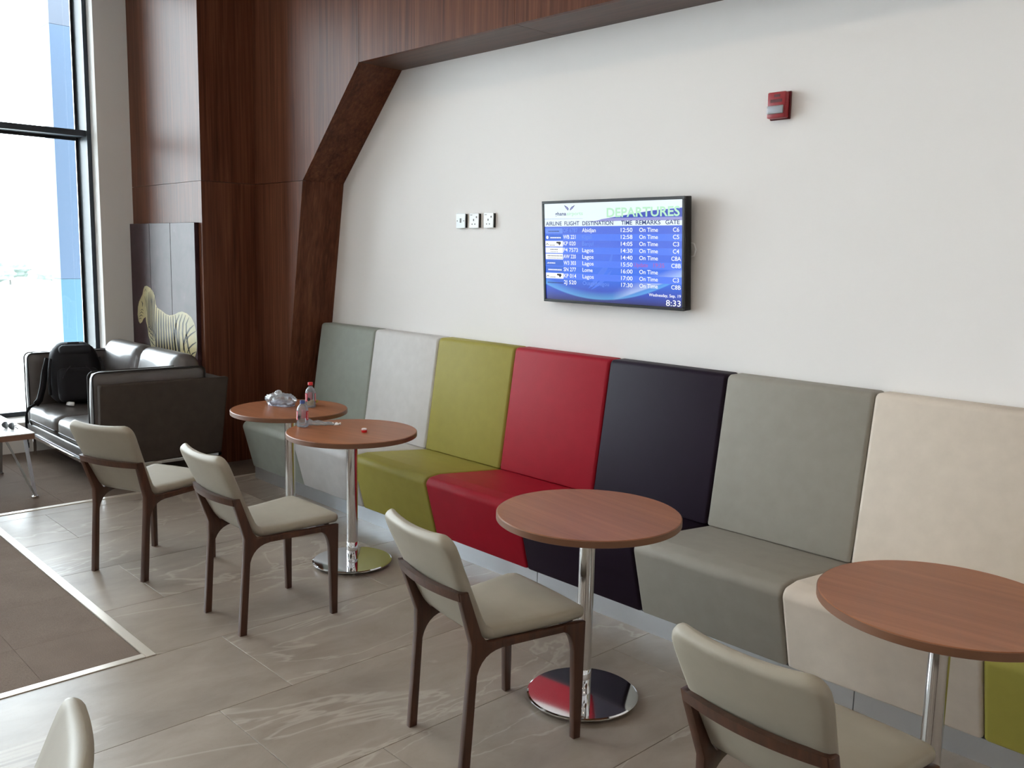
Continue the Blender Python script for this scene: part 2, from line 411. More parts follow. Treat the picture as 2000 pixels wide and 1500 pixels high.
# ------------------------------------------------------------------ veneer walls and the portal round the screen wall
PORT = [(-6.36, 0.0), (-6.005, 2.213), (-5.273, 2.954)]    # outline of the opening in (x, z)
SEAM = 2.213; XS1 = -3.772
vw = bpy.data.objects.new('wall_veneer', None); COL.objects.link(vw); struct(vw)
g = .0015
def panel_xz(name, pts, y, th, mat='walnut_veneer'):      # flat panel facing -y
    bm = bmesh.new()
    A = [bm.verts.new((x, y, z)) for x, z in pts]; B = [bm.verts.new((x, y+th, z)) for x, z in pts]
    bm.faces.new(A); bm.faces.new(B[::-1])
    for i in range(len(pts)): bm.faces.new((A[i], A[(i+1) % len(pts)], B[(i+1) % len(pts)], B[i]))
    return from_bm(name, bm, mat, vw)
panel_xz('veneer_panel', [(XW, 0), (XR, 0), (XR, SEAM-g), (XW, SEAM-g)], Y1, .03)
panel_xz('veneer_panel', [(XW, SEAM+g), (XR, SEAM+g), (XR, CEIL), (XW, CEIL)], Y1, .03)
for z0, z1 in ((0, SEAM-g), (SEAM+g, CEIL)): box('veneer_panel', XR-.03, XR, Y1+.03, Y2+.03, z0, z1, 'walnut_veneer', vw)
panel_xz('veneer_panel', [(XR, 0), PORT[0], (PORT[1][0], SEAM-g), (XR, SEAM-g)], Y2, .03)
panel_xz('veneer_panel', [(XR, SEAM+g), (PORT[1][0]+.001, SEAM+g), (PORT[2][0]-g, PORT[2][1]), (PORT[2][0]-g, CEIL), (XR, CEIL)], Y2, .03)
bx = [PORT[2][0]+g, XS1-g, XS1+g, -2.27-g, -2.27+g, -.77, -.767, XE]
for a, b in ((bx[0], bx[1]), (bx[2], bx[3]), (bx[4], bx[5]), (bx[6], bx[7])):
    panel_xz('veneer_panel', [(a, PORT[2][1]), (b, PORT[2][1]), (b, CEIL), (a, CEIL)], Y2, .03)
    box('soffit_panel', a, b, Y2+.03, Y0, PORT[2][1], PORT[2][1]+.03, 'walnut_veneer_soffit', vw)
def reveal(p, q, th=.03):                                  # lining board between two outline points
    d = (Vector(q)-Vector(p)).normalized(); nrm = Vector((-d.y, d.x))*th
    pts = [p, q, (q[0]+nrm.x, q[1]+nrm.y), (p[0]+nrm.x, p[1]+nrm.y)]
    bm = bmesh.new(); A = [bm.verts.new((x, Y2+.03, z)) for x, z in pts]; B = [bm.verts.new((x, Y0, z)) for x, z in pts]
    bm.faces.new(A); bm.faces.new(B[::-1])
    for i in range(4): bm.faces.new((A[i], A[(i+1) % 4], B[(i+1) % 4], B[i]))
    from_bm('lining_board', bm, 'walnut_veneer', vw)
reveal(PORT[0], PORT[1]); reveal(PORT[1], PORT[2])
box('backing', XW-.2, XR-.031, Y1+.031, Y1+.12, 0, CEIL, 'gasket', vw); box('backing', XR-.12, XR-.031, Y1+.12, Y2+.12, 0, CEIL, 'gasket', vw)  # unseen backing, added so no light leaks through the panel seams
panel_xz('backing', [(XR-.03, 0), (PORT[0][0]-.05, 0), (PORT[1][0]-.05, SEAM), (PORT[2][0]-.05, PORT[2][1]+.05), (XE, PORT[2][1]+.05), (XE, CEIL), (XR-.03, CEIL)], Y2+.031, .05, 'gasket')
box('backing', -6.6, XE, Y2+.081, Y0+.12, PORT[2][1]+.06, CEIL, 'gasket', vw)

# ------------------------------------------------------------------ outdoors
struct(box('ground_apron', -420, XW-.6, -200, 260, -6.4, -6.0, 'apron_concrete'))
ec = thing('facade_column', 'pale blue clad column standing outside the window', 'column', (-10, 3.2, -6))
for z0, z1, mt in ((-6, 1.36, 'column_pale'), (1.363, 3.88, 'column_blue'), (3.883, 4.6, 'column_grey')):
    box('cladding', -.28, .0, -.11, .75, z0+6, z1+6, mt, ec)
for i, (dx, y, rr, hh) in enumerate(((0, 41, 3.2, 4.6), (6, 46, 2.6, 3.9), (-5, 51, 3.6, 4.9), (3, 56.5, 3.0, 4.2), (-2, 62, 3.4, 4.7), (5, 36, 2.8, 4.1), (-4, 69.5, 3.1, 4.4))):
    t = thing('tree', 'hazy low tree on the far side of the airfield', 'tree', (-190+dx, y, -6), 0, 'distant trees across the apron')
    bm = bmesh.new(); bmesh.ops.create_icosphere(bm, subdivisions=3, radius=1)
    for v in bm.verts:
        s = 1+.22*math.sin(7*v.co.x+i)*math.sin(6*v.co.y+2*i)+.15*math.sin(11*v.co.z+i)
        v.co = Vector((v.co.x*rr*s, v.co.y*rr*s, hh*.62+v.co.z*hh*.38*s))
    from_bm('crown', bm, 'hazed_leaves', t, True)
    lathe_obj('trunk', [(.22, 0), (.16, hh*.4)], 'tree_bark', t, 8)

# ------------------------------------------------------------------ ceiling lamps (round downlights, out of view)
for i, (x, y) in enumerate(((-5.0, 1.4), (-3.0, 1.4), (-1.0, 1.4), (1.0, 1.4), (-5.0, -1.2), (-3.0, -1.2), (-1.0, -1.2), (1.2, -1.2), (3.0, 1.4))):
    t = thing('ceiling_light', 'round recessed ceiling downlight with a warm diffuser', 'ceiling light', (x, y, CEIL), 0, 'round downlights in the ceiling')
    lathe_obj('rim', [(.15, 0), (.19, 0), (.19, -.012), (.15, -.012)], 'white_plastic', t, 32)
    lathe_obj('diffuser', [(.15, -.006), (0, -.006)], 'lamp_diffuser', t, 32)

# ------------------------------------------------------------------ banquette
BX = [-6.145, -5.42, -4.69, -3.955, -3.20, -2.452, -1.712, -.97, -.23]
BC = ['sage', 'white', 'olive', 'red', 'purple', 'taupe', 'ivory', 'olive']
BL = ['sage grey vinyl banquette module at the end beside the veneer wall', 'white vinyl banquette module between the sage grey and olive ones',
      'olive green vinyl banquette module between the white and red ones', 'red vinyl banquette module between the olive and dark purple ones',
      'dark purple vinyl banquette module behind a round table, next to the red one', 'taupe grey vinyl banquette module between the dark purple and ivory ones',
      'ivory vinyl banquette module next to the taupe one, behind a round table', 'olive green vinyl banquette module beyond the ivory one']
seatp = fillet([(3.192, .092), (3.75, .092), (3.75, .402), (3.21, .452), (3.098, .440)], [.012, .01, .01, .05, .04], 6)
backp = fillet([(3.680, .4085), (3.80, .4085), (3.905, 1.10), (3.905, 1.15), (3.79, 1.15)], [.008, .01, .01, .012, .03], 5)
for i, c in enumerate(BC):
    t = thing('banquette_module', BL[i], 'bench', ((BX[i]+BX[i+1])/2, 0, 0), 0, 'coloured banquette modules along the wall')
    hw = (BX[i+1]-BX[i])/2
    bm = bmesh.new(); rprism(bm, seatp, -hw+.001, hw-.001, .016); autosmooth(from_bm('seat', bm, 'vinyl_'+c, t), 50)
    bm = bmesh.new(); rprism(bm, backp, -hw+.001, hw-.001, .018); autosmooth(from_bm('backrest', bm, 'vinyl_'+c, t), 50)
pl = thing('bench_plinth', 'brushed steel kick plate running under the coloured banquette', 'kick plate', (0, 0, 0))
kx = [-6.14, -4.85, -3.138, -1.435, -.23]
for a, b in zip(kx, kx[1:]): box('kick_panel', a+.002, b-.002, 3.205, 3.225, 0.0, .091, 'brushed_steel', pl)
box('carcass', -6.135, -.24, 3.226, 3.60, 0.001, .09, 'grey_plastic', pl)

# ------------------------------------------------------------------ round tables
def make_table():
    t = thing('bistro_table', '', 'table')
    lathe_obj('table_top', [(0, .716), (.345, .716), (.349, .719), (.349, .741), (.346, .744), (0, .744)], 'table_laminate', t, 72, ang=30)
    lathe_obj('edge_band', [(.3485, .7175), (.3505, .719), (.3505, .741), (.3485, .7425)], 'edge_band', t, 72)
    lathe_obj('pole', [(.0, .715), (.030, .715), (.030, .125), (0, .125)], 'chrome_satin', t, 32)
    lathe_obj('pole_sleeve', [(.0300, .125), (.0315, .123), (.0315, .022), (.0300, .02)], 'chrome', t, 32)
    lathe_obj('mounting_plate', [(0, .708), (.11, .708), (.11, .716), (0, .716)], 'grey_plastic', t, 24)
    lathe_obj('base', [(0, .012), (.205, .012), (.216, .016), (.216, .021), (.21, .024), (.04, .027), (0, .027)], 'chrome', t, 64, ang=25)
    for k in range(4):
        a = PI/4+k*PI/2; lathe_obj('levelling_foot', [(0, 0), (.012, 0), (.012, .006), (.006, .007), (.006, .013), (0, .013)], 'chrome', t, 12, (.185*math.cos(a), .185*math.sin(a), 0))
    return t
TABS = [((-4.894, 2.79), 'round bistro table holding a plastic bag and a red-capped bottle, at the sage grey module'),
        ((-4.076, 2.70), 'round bistro table holding an uncapped bottle, a clear wrapper and a loose red cap'),
        ((-2.20, 2.515), 'round bistro table with a bare top before the dark purple module'),
        ((-.94, 2.64), 'round bistro table with a bare top before the ivory module')]
tab0 = make_table()
for i, (p, lb) in enumerate(TABS):
    t = tab0 if i == 0 else copy_tree(tab0)
    t.location = (p[0], p[1], 0); t.rotation_euler = (0, 0, (0, .25, -.12, .1)[i]); t['label'] = lb; t['group'] = 'round bistro tables'

# ------------------------------------------------------------------ chairs (local +y is the way the sitter faces)
def loft_shell(name, path, wfun, th, mat, parent, curv, rtop=.05, rend=.02, nx=12):
    """upholstered slab along a side-view path [(y, z)], rounded edges; wfun(s) half width; curv(s) sideways hollow."""
    P = [Vector(p) for p in path]; L = [0]
    for a, b in zip(P, P[1:]): L.append(L[-1]+(b-a).length)
    tot = L[-1]; st = []
    N = 40
    ss = [0, .004, .010, .018, .03, .045, .06]+[.06+(tot-.12)*i/N for i in range(1, N)]+[tot-.06, tot-.045, tot-.03, tot-.018, tot-.010, tot-.004, tot]
    def at(s):
        for i in range(len(L)-1):
            if s <= L[i+1]+1e-9:
                f = (s-L[i])/(L[i+1]-L[i]); return P[i].lerp(P[i+1], f), (P[i+1]-P[i]).normalized()
        return P[-1], (P[-1]-P[-2]).normalized()
    bm = bmesh.new(); rings = []
    for s in ss:
        p, _ = at(s); _, t0 = at(max(0, s-.012)); _, t1 = at(min(tot, s+.012)); t = (t0+t1).normalized(); nn = Vector((-t.y, t.x))
        d = min(s, tot-s); e = rtop if s < tot/2 else rend
        w = wfun(s/tot)
        if d < e: w = w-e+math.sqrt(max(0, e*e-(e-d)**2))
        h = th/2
        if d < h: h = max(.0015, math.sqrt(max(0, h*h-(h-d)**2)))
        r = min(h, .02); ring = []
        prof = []
        for k in range(nx+1): prof.append((-(w-r)+2*(w-r)*k/nx, -h))
        for k in range(1, 5): a = -PI/2+PI*k/5; prof.append(((w-r)+r*math.cos(a), h*math.sin(a)))
        for k in range(nx+1): prof.append(((w-r)-2*(w-r)*k/nx, h))
        for k in range(1, 5): a = PI/2+PI*k/5; prof.append((-(w-r)+r*math.cos(a), h*math.sin(a)))
        for x, b in prof:
            c = curv(s/tot)*(1-(x/max(w, .01))**2)
            q = p+nn*(b+c); ring.append(bm.verts.new((x, q.x, q.y)))
        rings.append(ring)
    n = len(rings[0])
    for A, B in zip(rings, rings[1:]):
        for i in range(n): bm.faces.new((A[i], A[(i+1) % n], B[(i+1) % n], B[i]))
    bm.faces.new(rings[0][::-1]); bm.faces.new(rings[-1])
    return autosmooth(from_bm(name, bm, mat, parent), 60)
def bez(p0, p1, p2, n=8): return [((1-t)**2*p0[0]+2*t*(1-t)*p1[0]+t*t*p2[0], (1-t)**2*p0[1]+2*t*(1-t)*p1[1]+t*t*p2[1]) for t in [i/n for i in range(n+1)]]
def frame_x(y, z): return .176+.038*(y+.225)/.45+.022*max(0, z-.42)/.2
def frame_piece(name, poly, side, parent, w=.028):
    bm = bmesh.new(); rprism(bm, poly, -w/2, w/2, .004, 2)
    for v in bm.verts: v.co.x += side*frame_x(v.co.y, v.co.z)
    return autosmooth(from_bm(name, bm, 'chair_walnut', parent), 35)
def make_chair():
    t = thing('dining_chair', '', 'chair')
    bp = [(-.318, .825), (-.30, .79), (-.262, .70), (-.222, .61), (-.185, .53)]+bez((-.168, .495), (-.142, .447), (-.085, .447), 8)+[(-.03, .450)]
    loft_shell('backrest', bp, lambda s: .215-.03*min(1, max(0, (s-.15)/.6)), .042, 'greige_leather', t, lambda s: -.022*(1-s) if s < .75 else 0, .055, .01)
    sp = [(.262, .458), (.22, .462), (.1, .456), (0, .452), (-.135, .455)]
    loft_shell('seat', sp, lambda s: .228-.045*s, .041, 'greige_leather', t, lambda s: -.004, .05, .012)
    arc1 = bez((-.186, .33), (-.168, .402), (-.095, .408), 6)
    rear = [(-.240, 0), (-.208, 0)]+arc1+[(-.095, .436), (-.15, .438), (-.175, .47), (-.238, .632), (-.268, .632), (-.262, .60), (-.21, .44), (-.212, .36)]
    arc2 = bez((.155, .41), (.188, .40), (.198, .33), 6)
    front = [(.236, 0), (.242, .436), (.155, .436)]+arc2+[(.208, 0)]
    rail = [(-.095, .408), (.155, .41), (.155, .436), (-.095, .436)]
    for s in (-1, 1):
        frame_piece('leg', rear, s, t); frame_piece('leg', front, s, t); frame_piece('side_rail', rail, s, t, .024)
    bm = bmesh.new(); rings = []
    for k in range(17):
        u = -1+2*k/16; x = u*.2; yc = -.253-.03*(1-u*u); zc = .617
        rings.append([bm.verts.new((x, yc+a, zc+b)) for a, b in ((-.012, -.015), (.011, -.015), (.005, .015), (-.018, .015))])
    for A, B in zip(rings, rings[1:]):
        for i in range(4): bm.faces.new((A[i], A[(i+1) % 4], B[(i+1) % 4], B[i]))
    bm.faces.new(rings[0][::-1]); bm.faces.new(rings[-1]); autosmooth(from_bm('back_rail', bm, 'chair_walnut', t), 35)
    box('front_rail', -.195, .195, .19, .214, .405, .436, 'chair_walnut', t, .003, 1)
    return t
CH = [((-4.765, 1.872), 22, 'greige leather chair with dark wooden legs standing nearest the grey sofa'),
      ((-3.758, 2.02), -.5, 'greige leather chair with dark wooden legs drawn up to the table holding the red cap'),
      ((-2.262, 2.085), -8, 'greige leather chair with dark wooden legs at the bare table before the dark purple module'),
      ((-1.03, 2.06), -3, 'greige leather chair with dark wooden legs at the bare table before the ivory module'),
      ((-1.725, .187), 161, 'greige leather chair turned away from the banquette, its back rising beside the carpet corner')]
ch0 = make_chair()
for i, (p, a, lb) in enumerate(CH):
    t = ch0 if i == 0 else copy_tree(ch0)
    t.location = (p[0], p[1], 0); t.rotation_euler = (0, 0, math.radians(a)); t['label'] = lb; t['group'] = 'greige dining chairs'

# ------------------------------------------------------------------ departures screen
SW, SH = 1.008, .580
tv = thing('departures_screen', 'wall-mounted flat screen listing airport departures in white on blue', 'screen', (-3.268, 3.83, 1.727))
tv.rotation_euler = (math.radians(4.0), 0, 0)      # tipped forward
bm = bmesh.new(); add_box(bm, -SW/2, SW/2, .004, .055, -SH/2, SH/2, .004, 2); autosmooth(from_bm('housing', bm, 'black_plastic', tv))
bz = .016
for nm, a, b, c, d in (('bezel', -SW/2, SW/2, SH/2-bz, SH/2), ('bezel', -SW/2, SW/2, -SH/2, -SH/2+bz), ('bezel', -SW/2, -SW/2+bz, -SH/2+bz, SH/2-bz), ('bezel', SW/2-bz, SW/2, -SH/2+bz, SH/2-bz)):
    box(nm, a, b, -.006, .006, c, d, 'bezel_plastic', tv, .0015, 1)
box('wall_bracket', -.2, .2, .055, .066, -.12, .12, 'grey_plastic', tv)
tube_obj('cable_loop', [(SW/2-.03, .05, .06), (SW/2+.012, .06, .05), (SW/2+.022, .062, .02), (SW/2+.012, .062, -.012), (SW/2-.03, .05, -.02)], .004, 'white_plastic', tv, 8)
w, h = SW-2*bz, SH-2*bz
scr = box('display', -w/2, w/2, 0, .003, -h/2, h/2, 'screen_blue', tv)
def flat(name, polys, mat, lift, each=False):      # flat print on the display: polygons given in 0..1 screen coordinates
    if each:
        for q in polys: flat(name, [q], mat, lift)
        return
    bm = bmesh.new()
    for poly in polys: bm.faces.new([bm.verts.new((-w/2+u*w, -lift, -h/2+v*h)) for u, v in poly])
    me = bpy.data.meshes.new(name); bm.to_mesh(me); bm.free(); return link(name, me, mat, scr)
rect = lambda a, b, c, d: [(a, c), (b, c), (b, d), (a, d)]
flat('header_ground', [[(0, .845), (.30, .843), (.45, .83), (.62, .868), (.80, .905), (1, .925), (1, 1), (0, 1)]], 'ink_band', .0004)
flat('header_wave', [[(.36, .80), (.45, .832), (.62, .868), (.80, .905), (1, .922), (1, .845), (.7, .845), (.5, .83)]], 'ink_wave', .0005)
flat('column_bar', [rect(0, 1, .764, .842)], 'ink_band', .0003)
flat('column_swoosh', [[(.36, .806), (.5, .842), (1, .842), (1, .81), (.62, .815)]], 'ink_lilac', .0006)
V0, DV = .705, -.0671
flat('row_stripe', [rect(0, 1, V0+DV*i-.018, V0+DV*i+.047) for i in (1, 3, 5, 7)], 'ink_row', .0003, True)
flat('airline_tile_white', [rect(.003, .146, V0+DV*i-.014, V0+DV*i+.044) for i in (2, 3, 4, 7)], 'ink_white', .0006, True)
flat('airline_tile_blue', [rect(.003, .146, V0+DV*i-.014, V0+DV*i+.044) for i in (0, 1, 5, 6)], 'ink_blue', .0006, True)
flat('airline_tile_pale', [rect(.003, .146, V0-.012, V0+.042)], 'ink_pale', .0007)
marks = []
for i in (2, 7):
    v = V0+DV*i; marks += [[(.095, v+.036), (.128, v+.036), (.131, v+.02), (.118, v-.004), (.110, v+.016), (.093, v+.022)], [(.006, v+.002), (.018, v+.022), (.032, v+.002), (.027, v+.002), (.018, v+.014), (.011, v+.002)]]
    marks += [rect(.04+.011*k, .046+.011*k, v-.004, v+.004) for k in range(4)]
for i, us in ((3, (.045, .105)), (4, (.02, .135))):
    v = V0+DV*i; k = us[0]
    while k < us[1]: marks += [rect(k, k+.007, v+.018, v+.028), rect(k+.002, k+.008, v-.004, v+.002)]; k += .0125
flat('airline_mark', marks, 'ink_logo_dark', .0009)['kind'] = 'stuff'
cx_, cy_ = .02, V0+DV+.014
flat('airline_mark_light', [[(cx_+.010*math.cos(a*PI/6), cy_+.018*math.sin(a*PI/6)) for a in range(12)]]+[rect(.045+.011*k, .053+.011*k, V0+DV+.004, V0+DV+.018) for k in range(8)]
     + [[(.012, V0+DV*5+.008), (.026, V0+DV*5+.024), (.03, V0+DV*5+.008)]]+[rect(.034+.01*k, .041+.01*k, V0+DV*5+.008, V0+DV*5+.02) for k in range(5)]
     + [rect(.022+.0095*k, .029+.0095*k, V0+DV*6+.004, V0+DV*6+.018) for k in range(12)], 'ink_white', .0009)['kind'] = 'stuff'
flat('airline_mark_navy', [rect(.015+.01*k, .0225+.01*k, V0+DV*8+.002, V0+DV*8+.014) for k in range(13)]+[rect(.03+.01*k, .037+.01*k, V0+.004, V0+.016) for k in range(9)], 'ink_navy', .0009)['kind'] = 'stuff'
flat('wing_emblem', [[(.160, .983), (.188, .962), (.197, .945), (.192, .925), (.178, .945)], [(.248, .981), (.22, .962), (.209, .945), (.206, .925), (.228, .945)]], 'ink_navy', .0007, True)
flat('wing_emblem_inner', [[(.172, .968), (.186, .956), (.192, .945), (.189, .934), (.181, .948)], [(.238, .968), (.222, .956), (.213, .945), (.21, .934), (.226, .948)]], 'ink_lilac', .0009, True)
flat('bird_watermark', [[(.34, .13), (.42, .30), (.50, .42), (.53, .53), (.52, .42), (.47, .30), (.40, .19)], [(.36, .12), (.45, .24), (.52, .33), (.50, .27), (.44, .18)]], 'ink_mark', .0002, True)
def words(name, items, mat, lift=.0012, bold=.0):
    """items: (text, u0, u1, baseline v, cap height v); every entry is a flat letter group of its own"""
    for s_, u0, u1, v, ch in items:
        b = text_bm(s_, ch*h/.70, width=(u1-u0)*w, bold=bold)
        M = Matrix.Translation((-w/2+u0*w, -lift, -h/2+v*h)) @ Matrix.Rotation(PI/2, 4, 'X')
        bmesh.ops.transform(b, matrix=M, verts=b.verts[:])
        me = bpy.data.meshes.new(name); b.to_mesh(me); b.free(); link(name, me, mat, scr)
words('heading_departures', [('DEPARTURES', .486, .983, .852, .088)], 'ink_green', .0014, .0015)
words('heading_ghana', [('ghana', .088, .177, .878, .036)], 'ink_navy', .0012, .0005)
words('heading_airports', [('airports', .180, .307, .878, .036)], 'ink_green', .0012, .0003)
words('column_heading', [('AIRLINE', .010, .140, .776, .040), ('FLIGHT', .162, .279, .776, .040), ('DESTINATION', .303, .533, .775, .040), ('TIME', .590, .667, .775, .040), ('REMARKS', .692, .859, .775, .040), ('GATE', .891, .982, .775, .040)], 'ink_navy', .0012, .0005)
FL = [('OF 6787', 'Abidjan', '12:50', 'C6'), ('WB 221', 'Kigali', '12:58', 'C5'), ('KP 020', 'Banjul', '14:05', 'C3'), ('P4 7573', 'Lagos', '14:30', 'C4'), ('AW 220', 'Lagos', '14:40', 'C8A'),
      ('W3 303', 'Lagos', '15:50', 'C8B'), ('SN 277', 'Lome', '16:00', ''), ('KP 014', 'Lagos', '17:00', 'C3'), ('2J 520', 'Ouagadougou', '17:30', 'C8B')]
wh, pa, pk = [], [], []
DW = {'Abidjan': .105, 'Lagos': .086, 'Lome': .078, 'Kigali': .075, 'Banjul': .086, 'Ouagadougou': .2}
for i, (fn, de, ti, ga) in enumerate(FL):
    v = V0+DV*i; ch = .040
    (pa if i == 0 else wh).append((fn, .150, .150+.0165*len(fn), v, ch))
    (pa if de in ('Kigali', 'Banjul', 'Ouagadougou') else wh).append((de, .299, .299+DW[de], v, ch))
    wh.append((ti, .587, .669, v, ch))
    if i == 5: pk += [('Update', .678, .775, v, ch), ('19:35', .812, .885, v, ch)]
    else: wh.append(('On Time', .716, .842, v, ch))
    if ga: wh.append((ga, .93 if len(ga) == 3 else .94, .992 if len(ga) == 3 else .980, v, ch))
wh.append(('Wednesday, Sep. 19', .781, .993, .092, .028)); wh.append(('8:33', .896, .992, .010, .056))
words('flight_lettering', wh, 'ink_white', .0013, .0003); words('faint_lettering', pa, 'ink_pale', .0012, .0003); words('delay_lettering', pk, 'ink_pink', .0012, .0003)

# ------------------------------------------------------------------ small wall fittings
def plate(name, label, cat, x, holes, mat, group=None):
    t = thing(name, label, cat, (x, Y0, 1.918), 0, group)
    box('shadow_edge', -.045, .045, -.012, -.0005, -.044, .044, 'black_plastic', t)  # black block giving the plate a painted shadow edge
    box('face_plate', -.047, .043, -.020, -.012, -.047, .047, mat, t, .002, 1)
    for nm, a, b, c, d in holes: box(nm, a, b, -.0225, -.0195, c, d, 'grey_plastic', t)
plate('wall_switch', 'silver switch plate at the end of a row, beside two white sockets', 'switch', -4.597, [('rocker', -.008, .004, -.012, .016), ('screw', -.036, -.031, -.003, .003), ('screw', .028, .033, -.003, .003)], 'frame_silver')
soc = [('socket_hole', -.007, -.001, -.002, .010), ('socket_hole', -.021, -.014, -.026, -.019), ('socket_hole', .006, .013, -.026, -.019), ('rocker', .020, .028, .016, .028), ('maker_mark', -.036, -.018, .034, .037)]
plate('wall_socket', 'white socket plate in the middle, between the silver switch and another socket', 'socket', -4.465, soc, 'white_plastic', 'white sockets on the wall')
plate('wall_socket', 'white socket plate at the end of the row nearer the departures screen', 'socket', -4.325, soc, 'white_plastic', 'white sockets on the wall')
al = thing('fire_alarm', 'red wall-mounted fire alarm sounder with clear strobe lens', 'alarm', (-2.315, Y0, 2.418))
box('back_plate', -.052, .052, -.012, -.0005, -.062, .064, 'alarm_dark', al, .003, 1)
box('housing', -.047, .047, -.05, -.012, -.058, .06, 'alarm_red', al, .006, 2)
box('strobe_lens', -.044, .040, -.058, -.05, -.040, -.002, 'strobe_lens', al, .004, 2)
box('reflector', -.036, .03, -.0525, -.0502, -.034, -.008, 'silver_foil', al)
box('sounder_recess', -.03, .03, -.0512, -.0502, .012, .026, 'alarm_dark', al)
box('maker_plate', -.012, .018, -.0512, -.0502, .036, .048, 'alarm_dark', al)

# ------------------------------------------------------------------ zebra picture on three boards
art = thing('wall_art', 'three-board dark picture of a zebra on the veneer wall behind the sofa', 'picture', (-7.44, Y1, .75))
AX = [-8.075, -7.656, -7.24, -6.79]; AY = Y1-.035
m, n, l, p = new_mat('art_ground'); v = coords(n, l)
l.new(ramp(n, l, noise(n, l, v, 5, 6, .6, .5), [(.3, srgb(44, 26, 30)), (.62, srgb(62, 42, 46)), (.80, srgb(84, 66, 68))]), p.inputs['Base Color']); p.inputs['Roughness'].default_value = .4; p.inputs['Specular IOR Level'].default_value = .18
m, n, l, p = new_mat('art_zebra'); v = coords(n, l)
l.new(ramp(n, l, noise(n, l, v, 4, 4), [(.35, srgb(164, 156, 122)), (.65, srgb(200, 182, 132))]), p.inputs['Base Color']); p.inputs['Roughness'].default_value = .4; p.inputs['Specular IOR Level'].default_value = .15
for a, b in zip(AX, AX[1:]): box('board', a+.0025+7.44, b-.0025+7.44, -.035, -.001, 0, 1.15, 'art_ground', art, .002, 1)
def art_pt(cx, cy, lift):
    q = px_on_y(240+cx/5.356, 420+cy/5.356, AY-lift); return (q.x+7.44, AY-lift-Y1, q.z-.75)
def art_mesh(name, polys, mat, lift):
    bm = bmesh.new()
    for poly in polys:
        V = [bm.verts.new(art_pt(x, y, lift)) for x, y in poly]
        for tri in tessellate_polygon([[Vector((x, -y, 0)) for x, y in poly]]):
            try: bm.faces.new([V[i] for i in tri])
            except ValueError: pass
    for s in AX[1:3]:                                        # leave the joints between boards open
        for e, keep in ((s-.0025, 1), (s+.0025, -1)):
            bmesh.ops.bisect_plane(bm, geom=bm.verts[:]+bm.edges[:]+bm.faces[:], plane_co=(e+7.44, 0, 0), plane_no=(1, 0, 0))
        dead = [f for f in bm.faces if abs(f.calc_center_median().x-(s+7.44)) < .0025]
        bmesh.ops.delete(bm, geom=dead, context='FACES')
    me = bpy.data.meshes.new(name); bm.to_mesh(me); bm.free(); return link(name, me, mat, art)
ZO = [(165, 1110), (180, 1135), (200, 1120), (215, 1085), (238, 1065), (243, 1110), (262, 1190), (268, 1260), (285, 1320), (300, 1400), (310, 1500), (750, 1500), (772, 1420), (776, 1330), (768, 1220), (745, 1130), (715, 1070),
      (670, 1030), (620, 1010), (580, 1018), (540, 1040), (490, 1050), (450, 1035), (400, 995), (360, 970), (342, 930), (336, 860), (320, 810), (290, 765), (250, 740), (228, 745), (215, 775), (205, 830), (188, 865), (170, 905), (158, 960), (154, 1040)]
art_mesh('zebra_print', [ZO], 'art_zebra', .0008)
def strip(pts, w0, w1=None):
    w1 = w0 if w1 is None else w1; L, Rr = [], []
    for i, (x, y) in enumerate(pts):
        a = pts[max(0, i-1)]; b = pts[min(len(pts)-1, i+1)]; dx, dy = b[0]-a[0], b[1]-a[1]; q = math.hypot(dx, dy); f = i/(len(pts)-1)
        hw = (w0+(w1-w0)*f)/2*(.35 if i in (0, len(pts)-1) else 1); L.append((x-dy/q*hw, y+dx/q*hw)); Rr.append((x+dy/q*hw, y-dx/q*hw))
    return L+Rr[::-1]
def yback(x):
    tp = [(342, 935), (360, 972), (400, 998), (450, 1038), (490, 1053), (540, 1043), (580, 1021), (620, 1013), (670, 1033), (715, 1073), (745, 1133)]
    for (a, b), (c, d) in zip(tp, tp[1:]):
        if a <= x <= c: return b+(d-b)*(x-a)/(c-a)
    return 1100
ST = []
for k, x in enumerate(range(350, 560, 25)): ST.append(strip([(x, yback(x)+8), (x-4+k, 1150), (x+2*k-2, 1280), (x+4*k, 1400), (x+5*k, 1490)], 14, 18))
for k in range(6):
    x = 262+k*13; ST.append(strip([(x+8, 790+abs(k-2)*8), (x+4, 900), (x, 1000+k*8), (x+2, 1120+k*20), (x+12+k*3, 1230+k*22)], 8, 10))
for k in range(4): ST.append(strip([(262+k*6, 1150+k*48), (285+k*8, 1190+k*50), (318+k*6, 1215+k*52)], 9))
for k, (x, yb) in enumerate(((590, 1040), (622, 1035), (656, 1045), (690, 1070))): ST.append(strip([(x, yb), (x-28, 1110+k*10), (x-45+k*6, 1210+k*12), (x-48+k*14, 1330+k*20), (x-40+k*20, 1470)], 12, 14))
ST += [strip([(742, 1150), (700, 1190), (665, 1250), (640, 1330), (632, 1420)], 16), strip([(762, 1215), (715, 1245), (680, 1280), (655, 1350)], 18, 8), strip([(768, 1330), (730, 1355), (695, 1390), (670, 1450)], 18, 10), strip([(766, 1430), (730, 1450), (700, 1485)], 14)]
ST += [strip([(186, 1000), (200, 985), (214, 1000)], 9), strip([(176, 1030), (196, 1012), (214, 1030)], 9), strip([(172, 1062), (192, 1045), (210, 1058)], 9), strip([(168, 1090), (184, 1078), (198, 1088)], 8), strip([(196, 900), (206, 925), (204, 960)], 9),
       strip([(225, 800), (236, 775), (246, 800)], 7), strip([(228, 850), (236, 900), (232, 960)], 6), strip([(246, 850), (250, 930), (246, 1010)], 6)]
art_mesh('zebra_stripes', ST, 'art_print_dark', .0014)

